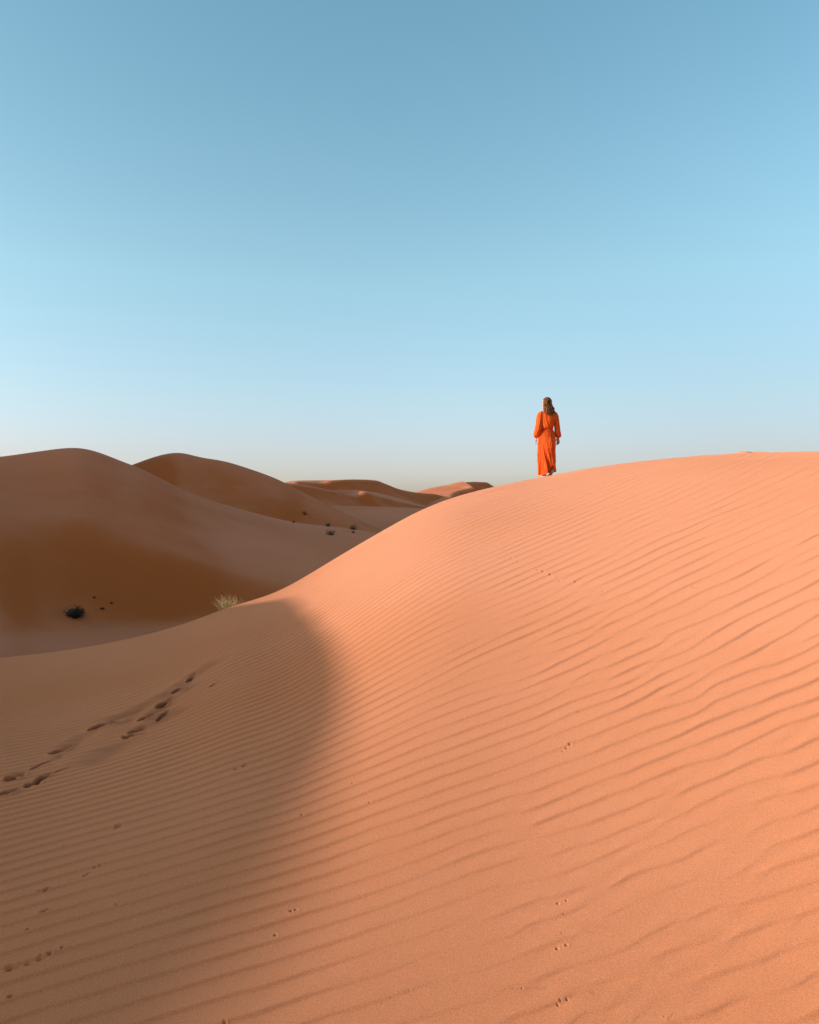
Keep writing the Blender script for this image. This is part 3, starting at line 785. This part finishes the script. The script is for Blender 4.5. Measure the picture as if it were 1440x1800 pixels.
foot_((0.085, -0.085, gr_ + .15), (0.088, -0.125, gr_ + .115), (0.062, 0.00, ground_rel(0.062, 0.0) + .026), (0.055, 0.07, ground_rel(0.055, 0.07) + .012))
tmp_me = bpy.data.meshes.new('body_build'); bm.to_mesh(tmp_me); bm.free()
tmp = bpy.data.objects.new('body_build', tmp_me); COL.objects.link(tmp)
md = tmp.modifiers.new('r', 'REMESH'); md.mode = 'VOXEL'; md.voxel_size = 0.0045
sm = tmp.modifiers.new('s', 'SMOOTH'); sm.factor = 0.5; sm.iterations = 3
dg = bpy.context.evaluated_depsgraph_get()
body_me = bpy.data.meshes.new_from_object(tmp.evaluated_get(dg)); body_me.name = 'body'
bpy.data.objects.remove(tmp); bpy.data.meshes.remove(tmp_me)
body_me.materials.clear(); body_me.materials.append(M_SKIN)
body_me.polygons.foreach_set('use_smooth', [True] * len(body_me.polygons))
body = bpy.data.objects.new('body', body_me); COL.objects.link(body); body.parent = person

# dress: bodice, sleeves, waistband, skirt
def rings_mesh(name, rings, mat, parent, close_top=False, close_bot=False):
    n = len(rings[0]); V = [v for rg in rings for v in rg]; Fc = []
    for i in range(len(rings) - 1):
        for j in range(n):
            a = i * n + j; b = i * n + (j + 1) % n
            Fc.append((a, b, b + n, a + n))
    return mesh_obj(name, V, Fc, mat, parent)
def interp_rows(tab, z):
    zs = np.array([t[0] for t in tab])[::-1] if tab[0][0] > tab[-1][0] else np.array([t[0] for t in tab])
    rows_ = tab[::-1] if tab[0][0] > tab[-1][0] else tab
    return [float(Tab(zs, [t[i] for t in rows_])(z)) for i in range(1, len(tab[0]))]
rnd = random.Random(2)
# bodice: z, cx, half width, cy, half depth
bod = [(1.465, 0.005, .062, .005, .062), (1.445, 0.006, .082, .002, .075), (1.42, .01, .130, 0, .085), (1.39, .012, .185, 0, .092), (1.35, .012, .205, 0, .105), (1.28, .008, .178, -.004, .120), (1.20, .002, .165, -.008, .130), (1.12, -.008, .150, -.012, .135),
       (1.06, -.006, .135, -.010, .125), (1.04, 0, .124, 0, .105)]
rings = []
for z in np.linspace(1.465, 1.04, 44):
    cx, hw, cy, hd = interp_rows(bod, z)
    rg = []
    for j in range(112):
        a = 2 * math.pi * j / 112
        w = 1 + (0.030 * math.sin(a * 15 + 6 * math.sin(z * 6)) + 0.018 * math.sin(a * 31 + z * 20)) * min(1, max(0, (1.43 - z) / 0.1)) 
        rg.append(Vector((cx + hw * w * math.cos(a), cy + hd * w * math.sin(a), z)))
    rings.append(rg)
dress = rings_mesh('dress', rings, M_DRESS, person)
tag(dress, None)
# sleeves
def sleeve(pts):
    zs = [p[0] for p in pts]
    rings = []
    N = 40
    for i in range(N + 1):
        q = i / N
        tq = np.linspace(0, 1, len(pts))
        c = [float(Tab(tq, [p[k] for p in pts], soft=True)(q)) for k in range(5)]
        rg = []
        for j in range(72):
            a = 2 * math.pi * j / 72
            w = 1 + (0.06 * math.sin(a * 11 + q * 5) + 0.035 * math.sin(a * 23 - q * 9) + 0.03 * math.sin(q * 34 + 3 * a)) * (0.25 + 0.75 * q)
            rg.append(Vector((c[0] + c[3] * w * math.cos(a), c[1] + c[4] * w * math.sin(a), c[2] + 0.012 * math.sin(3 * a + 9 * q) * q)))
        rings.append(rg)
    return rings_mesh('sleeve', rings, M_DRESS, dress)
#        x      y      z     rx    ry
sleeve([(-.118, 0.0, 1.428, .008, .016), (-.135, 0.0, 1.412, .045, .060), (-.150, 0, 1.345, .070, .082), (-.172, -.01, 1.24, .074, .092), (-.188, -.02, 1.12, .074, .095), (-.207, -.015, 1.01, .074, .095), (-.228, 0, .93, .070, .088), (-.234, .005, .885, .060, .070), (-.234, .012, .862, .034, .036), (-.236, .015, .850, .036, .038)])
sleeve([(.145, 0.0, 1.424, .008, .016), (.160, 0.0, 1.408, .042, .058), (.178, 0, 1.345, .062, .080), (.198, -.01, 1.24, .060, .088), (.212, -.02, 1.12, .056, .090), (.226, -.015, 1.01, .060, .090), (.240, 0, .93, .066, .086), (.247, .005, .885, .062, .072), (.244, .01, .862, .034, .036), (.243, .01, .850, .036, .038)])
# waistband
rings = []
for z, o_ in ((1.068, 0), (1.066, .006), (1.05, .008), (1.034, .006), (1.032, 0)):
    rings.append([Vector((0.0 + (.122 + o_) * math.cos(a), (.100 + o_) * math.sin(a) - 0.002, z)) for a in np.linspace(0, 2 * math.pi, 73)[:-1]])
rings_mesh('waistband', rings, M_DRESS, dress)
# skirt: z, left edge, right edge, half depth
sk = [(1.045, -.118, .118, .10), (.98, -.150, .150, .125), (.92, -.172, .168, .140), (.84, -.190, .176, .150), (.72, -.192, .174, .152), (.60, -.190, .166, .150), (.48, -.188, .156, .148), (.36, -.187, .146, .150), (.26, -.186, .140, .155), (.16, -.186, .150, .165), (.04, -.184, .165, .175)]
NJ, NI = 288, 110
def hem(a):
    # a: angle, -pi/2 faces the photographer, 0 right, pi left
    d = (a + math.pi) % (2 * math.pi) - math.pi
    d = d if d > -math.pi else d
    tabx = [-math.pi, -2.6, -2.1, -1.75, -1.45, -1.25, -1.0, -0.6, 0, 1.0, 2.2, math.pi]
    tabz = [.045, .045, .055, .070, .140, .235, .245, .150, .11, .10, .06, .045]
    return float(np.interp(d, tabx, tabz))
rings = []
for i in range(NI + 1):
    q = i / NI
    rg = []
    for j in range(NJ):
        a0 = 2 * math.pi * j / NJ
        zb = hem(a0) + gl * 0.5
        z = 1.045 + (zb - 1.045) * q
        lx, rx, hd = interp_rows(sk, z) if False else (0, 0, 0)
        rg.append((a0, z))
    rings.append(rg)
zs_ = np.array([t[0] for t in sk])[::-1]
Tl, Tr, Td = [Tab(zs_, [t[k] for t in sk][::-1]) for k in (1, 2, 3)]
AZ = np.array([[a for a, _ in rg] for rg in rings]); ZZ = np.array([[z for _, z in rg] for rg in rings])
lx, rx, hd = Tl(ZZ), Tr(ZZ), Td(ZZ)
fall = (1.045 - ZZ)
sweep = 0.55 * sstep(ZZ * -1, -0.80, -0.15)           # folds trail to the right lower down
ph = (AZ - sweep * np.exp(-((AZ - 4.6) / 1.0) ** 2)) * 40 + 0.5 * np.sin(AZ * 3)
tri = np.arcsin(np.sin(ph)) * (2 / math.pi)
amp_ = 0.005 + 0.010 * np.clip(fall / 0.9, 0, 1)
big = 0.024 * np.sin(AZ * 7 - sweep * 9 + 1.0) * np.clip((fall - 0.25) / 0.6, 0, 1) + 0.014 * np.sin(AZ * 12 - sweep * 14) * np.clip((fall - 0.1) / 0.6, 0, 1)
cxk = (lx + rx) / 2; hwk = (rx - lx) / 2
XX = cxk + (hwk + tri * amp_ + big) * np.cos(AZ); YY = (hd + tri * amp_ + big) * np.sin(AZ)
# a stride pushes the cloth back at the trailing leg and leaves a valley between the legs
YY -= 0.030 * np.exp(-((XX - 0.085) / 0.05) ** 2) * sstep(fall, 0.4, 0.9) * (np.sin(AZ) < 0)
YY += 0.040 * np.exp(-((XX - 0.02) / 0.045) ** 2) * sstep(fall, 0.35, 0.9) * (np.sin(AZ) < 0)
YY -= 0.085 * np.clip(1 - np.abs(XX - 0.035) / 0.20, 0, 1) * sstep(fall, 0.05, 0.4) * (np.sin(AZ) < 0)
skirt = grid_mesh('skirt', np.vstack([XX]).T, YY.T, ZZ.T, M_DRESS, wrap=True, flip=True)
skirt.parent = dress
# ties hanging from the nape
V, Fc = [], []
for k, (x0, x1, zl) in enumerate(((.012, .030, 1.20), (.026, .052, 1.25))):
    b0 = len(V)
    for i in range(14):
        q = i / 13; x = x0 + (x1 - x0) * q + 0.004 * math.sin(q * 9 + k); z = 1.435 + (zl - 1.435) * q
        cx, hw, cy, hdp = interp_rows(bod, z)
        y = cy - hdp * math.sqrt(max(0.05, 1 - ((x - cx) / hw) ** 2)) - 0.012
        V += [Vector((x - .006, y, z)), Vector((x + .006, y - 0.003, z))]
    for i in range(13): Fc.append((b0 + 2 * i, b0 + 2 * i + 1, b0 + 2 * i + 3, b0 + 2 * i + 2))
mesh_obj('tie', V, Fc, M_DRESS, dress)

# hair: a cap over the skull and wavy locks falling to the shoulder blades
bm = bmesh.new()
cap_c = HC + Vector((0.004, -0.012, 0.012))
M = Matrix.Translation(cap_c) @ rotz @ Matrix.Diagonal((0.090, 0.106, 0.113, 1))
bmesh.ops.create_icosphere(bm, subdivisions=4, radius=1.0, matrix=M)
kill = [v for v in bm.verts if (v.co - HC).dot(face) > 0.035 and v.co.z < HC.z + 0.075]
bmesh.ops.delete(bm, geom=kill, context='VERTS')
for v in bm.verts:
    v.co += (v.co - cap_c).normalized() * 0.004 * math.sin(v.co.x * 160 + 3 * math.sin(v.co.z * 50))
def lock(pts, rad):
    prev = None; n = len(pts)
    for i, p in enumerate(pts):
        d = (pts[min(i + 1, n - 1)] - pts[max(i - 1, 0)]).normalized()
        u = d.cross(Vector((0, 1, 0.01))).normalized(); w = d.cross(u)
        rr_ = rad * (0.55 + 0.6 * math.sin(math.pi * min(1, i / (n - 1) * 0.9 + 0.08))) * (1 - 0.75 * (i / (n - 1)) ** 4)
        ring = [bm.verts.new(p + (u * math.cos(a) + w * math.sin(a)) * rr_) for a in np.linspace(0, 2 * math.pi, 7)[:-1]]
        if prev:
            for j in range(6): bm.faces.new((prev[j], prev[(j + 1) % 6], ring[(j + 1) % 6], ring[j]))
        else: bm.faces.new(ring[::-1])
        prev = ring
    bm.faces.new(prev)
hr = random.Random(12)
for k in range(110):
    u = hr.uniform(-1, 1)                                # across the back, left to right
    layer = hr.uniform(0, 1)
    a = u * 1.55 + 0.38
    dirx, diry = math.sin(a), -math.cos(a)
    pts = []
    zend = 1.355 + hr.uniform(-.05, .06) + 0.02 * abs(u) - (0.035 if -0.2 < u < 0.4 else 0)
    ph1, ph2 = hr.uniform(0, 6.28), hr.uniform(0, 6.28)
    for i in range(22):
        q = i / 21
        if q < 0.38:
            e = math.radians(82 - 82 * (q / 0.38))
            p = cap_c + Vector((0.093 * math.cos(e) * dirx, 0.108 * math.cos(e) * diry, 0.113 * math.sin(e)))
            hold = p.copy()
        else:
            s = (q - 0.38) / 0.62
            tx = 0.036 + u * 0.118
            ty = -0.105 - 0.02 * (1 - u * u) + (0.05 * abs(u) ** 3)
            z = hold.z + (zend - hold.z) * s
            p = Vector((hold.x + (tx - hold.x) * sstep(s, 0, 1), hold.y + (ty - hold.y) * sstep(s, 0.1, 1), z))
            p += Vector((math.sin(s * 11 + ph1) * 0.009, math.cos(s * 10 + ph2) * 0.008, 0)) * min(1, s * 2.5)
        p += Vector((dirx, diry, 0)) * (layer * 0.010 - 0.002)
        pts.append(p)
    lock(pts, hr.uniform(0.006, 0.0115))
hm = bpy.data.meshes.new('hair'); bm.to_mesh(hm); bm.free()
hm.polygons.foreach_set('use_smooth', [True] * len(hm.polygons)); hm.materials.append(M_HAIR)
hair = bpy.data.objects.new('hair', hm); COL.objects.link(hair); hair.parent = person

# ------------------------------------------------------------------ sky, sun, camera
w = bpy.data.worlds.new('World'); scene.world = w; w.use_nodes = True
nt = w.node_tree; nt.nodes.clear()
sky = nt.nodes.new('ShaderNodeTexSky'); sky.sky_type = 'NISHITA'; sky.sun_disc = False
sky.sun_elevation = SUN_EL; sky.sun_rotation = math.atan2(TOSUN[0], TOSUN[1])
sky.altitude = 200; sky.air_density = 1.0; sky.dust_density = 1.6; sky.ozone_density = 1.6
bg = nt.nodes.new('ShaderNodeBackground'); bg.inputs['Strength'].default_value = 0.15 
out = nt.nodes.new('ShaderNodeOutputWorld')
geo = nt.nodes.new('ShaderNodeTexCoord'); sep = nt.nodes.new('ShaderNodeSeparateXYZ'); nt.links.new(geo.outputs['Generated'], sep.inputs[0])
ramp = nt.nodes.new('ShaderNodeValToRGB'); nt.links.new(sep.outputs[2], ramp.inputs[0])
stops = [(0.0, (.83, .81, 1.17)), (0.04, (.86, .81, 1.09)), (0.07, (.88, .81, 1.01)), (0.13, (.93, .92, .97)), (0.27, (1.0, 1.12, 1.0)), (0.53, (.87, 1.14, 1.0)), (0.72, (1.15, 1.12, .94)), (1.0, (1.50, 1.22, .98))]  # top two stops brighten and warm the unseen zenith to fill the shaded sand
els = ramp.color_ramp.elements
for i, (p_, c_) in enumerate(stops):
    e_ = els[0] if i == 0 else (els[-1] if i == len(stops) - 1 else els.new(p_))
    e_.position = p_; e_.color = (*[v / 1.2 for v in c_], 1)
grade = nt.nodes.new('ShaderNodeMix'); grade.data_type = 'RGBA'; grade.blend_type = 'MULTIPLY'; grade.inputs['Factor'].default_value = 1.0
nt.links.new(sky.outputs[0], grade.inputs['A']); nt.links.new(ramp.outputs[0], grade.inputs['B'])
def mapr(sock, a, b, c, d):
    n_ = nt.nodes.new('ShaderNodeMapRange'); n_.interpolation_type = 'SMOOTHSTEP'
    for i_, v_ in zip((1, 2, 3, 4), (a, b, c, d)): n_.inputs[i_].default_value = v_
    nt.links.new(sock, n_.inputs[0]); return n_.outputs[0]
east = mapr(sep.outputs[0], 0.0, 0.5, 0.0, 0.22); low = mapr(sep.outputs[2], 0.08, 0.40, 1.0, 0.0)
ml = nt.nodes.new('ShaderNodeMath'); ml.operation = 'MULTIPLY'; nt.links.new(east, ml.inputs[0]); nt.links.new(low, ml.inputs[1])
om = nt.nodes.new('ShaderNodeMath'); om.operation = 'SUBTRACT'; om.inputs[0].default_value = 1.0; nt.links.new(ml.outputs[0], om.inputs[1])
dim = nt.nodes.new('ShaderNodeMix'); dim.data_type = 'RGBA'; dim.blend_type = 'MULTIPLY'; dim.inputs['Factor'].default_value = 1.0
nt.links.new(grade.outputs['Result'], dim.inputs['A']); nt.links.new(om.outputs[0], dim.inputs['B'])
nt.links.new(dim.outputs['Result'], bg.inputs['Color']); nt.links.new(bg.outputs[0], out.inputs['Surface'])

sl = bpy.data.lights.new('sun', 'SUN'); sl.energy = 2.4; sl.angle = math.radians(0.53); sl.color = (1.0, 0.965, 0.93)
so = bpy.data.objects.new('sun', sl); COL.objects.link(so)
so.rotation_euler = Vector(-TOSUN).to_track_quat('-Z', 'Y').to_euler()

cam = bpy.data.cameras.new('camera'); co = bpy.data.objects.new('camera', cam); COL.objects.link(co)
cam.sensor_fit = 'HORIZONTAL'; cam.sensor_width = 36.0; cam.lens = 36.0
cam.clip_start = 0.05; cam.clip_end = 20000
co.location = (0, 0, 0); co.rotation_euler = (math.radians(90), 0, 0)
scene.camera = co
scene.view_settings.view_transform = 'Standard'; scene.view_settings.look = 'None'
scene.view_settings.exposure = 1.2; scene.view_settings.gamma = 1.0
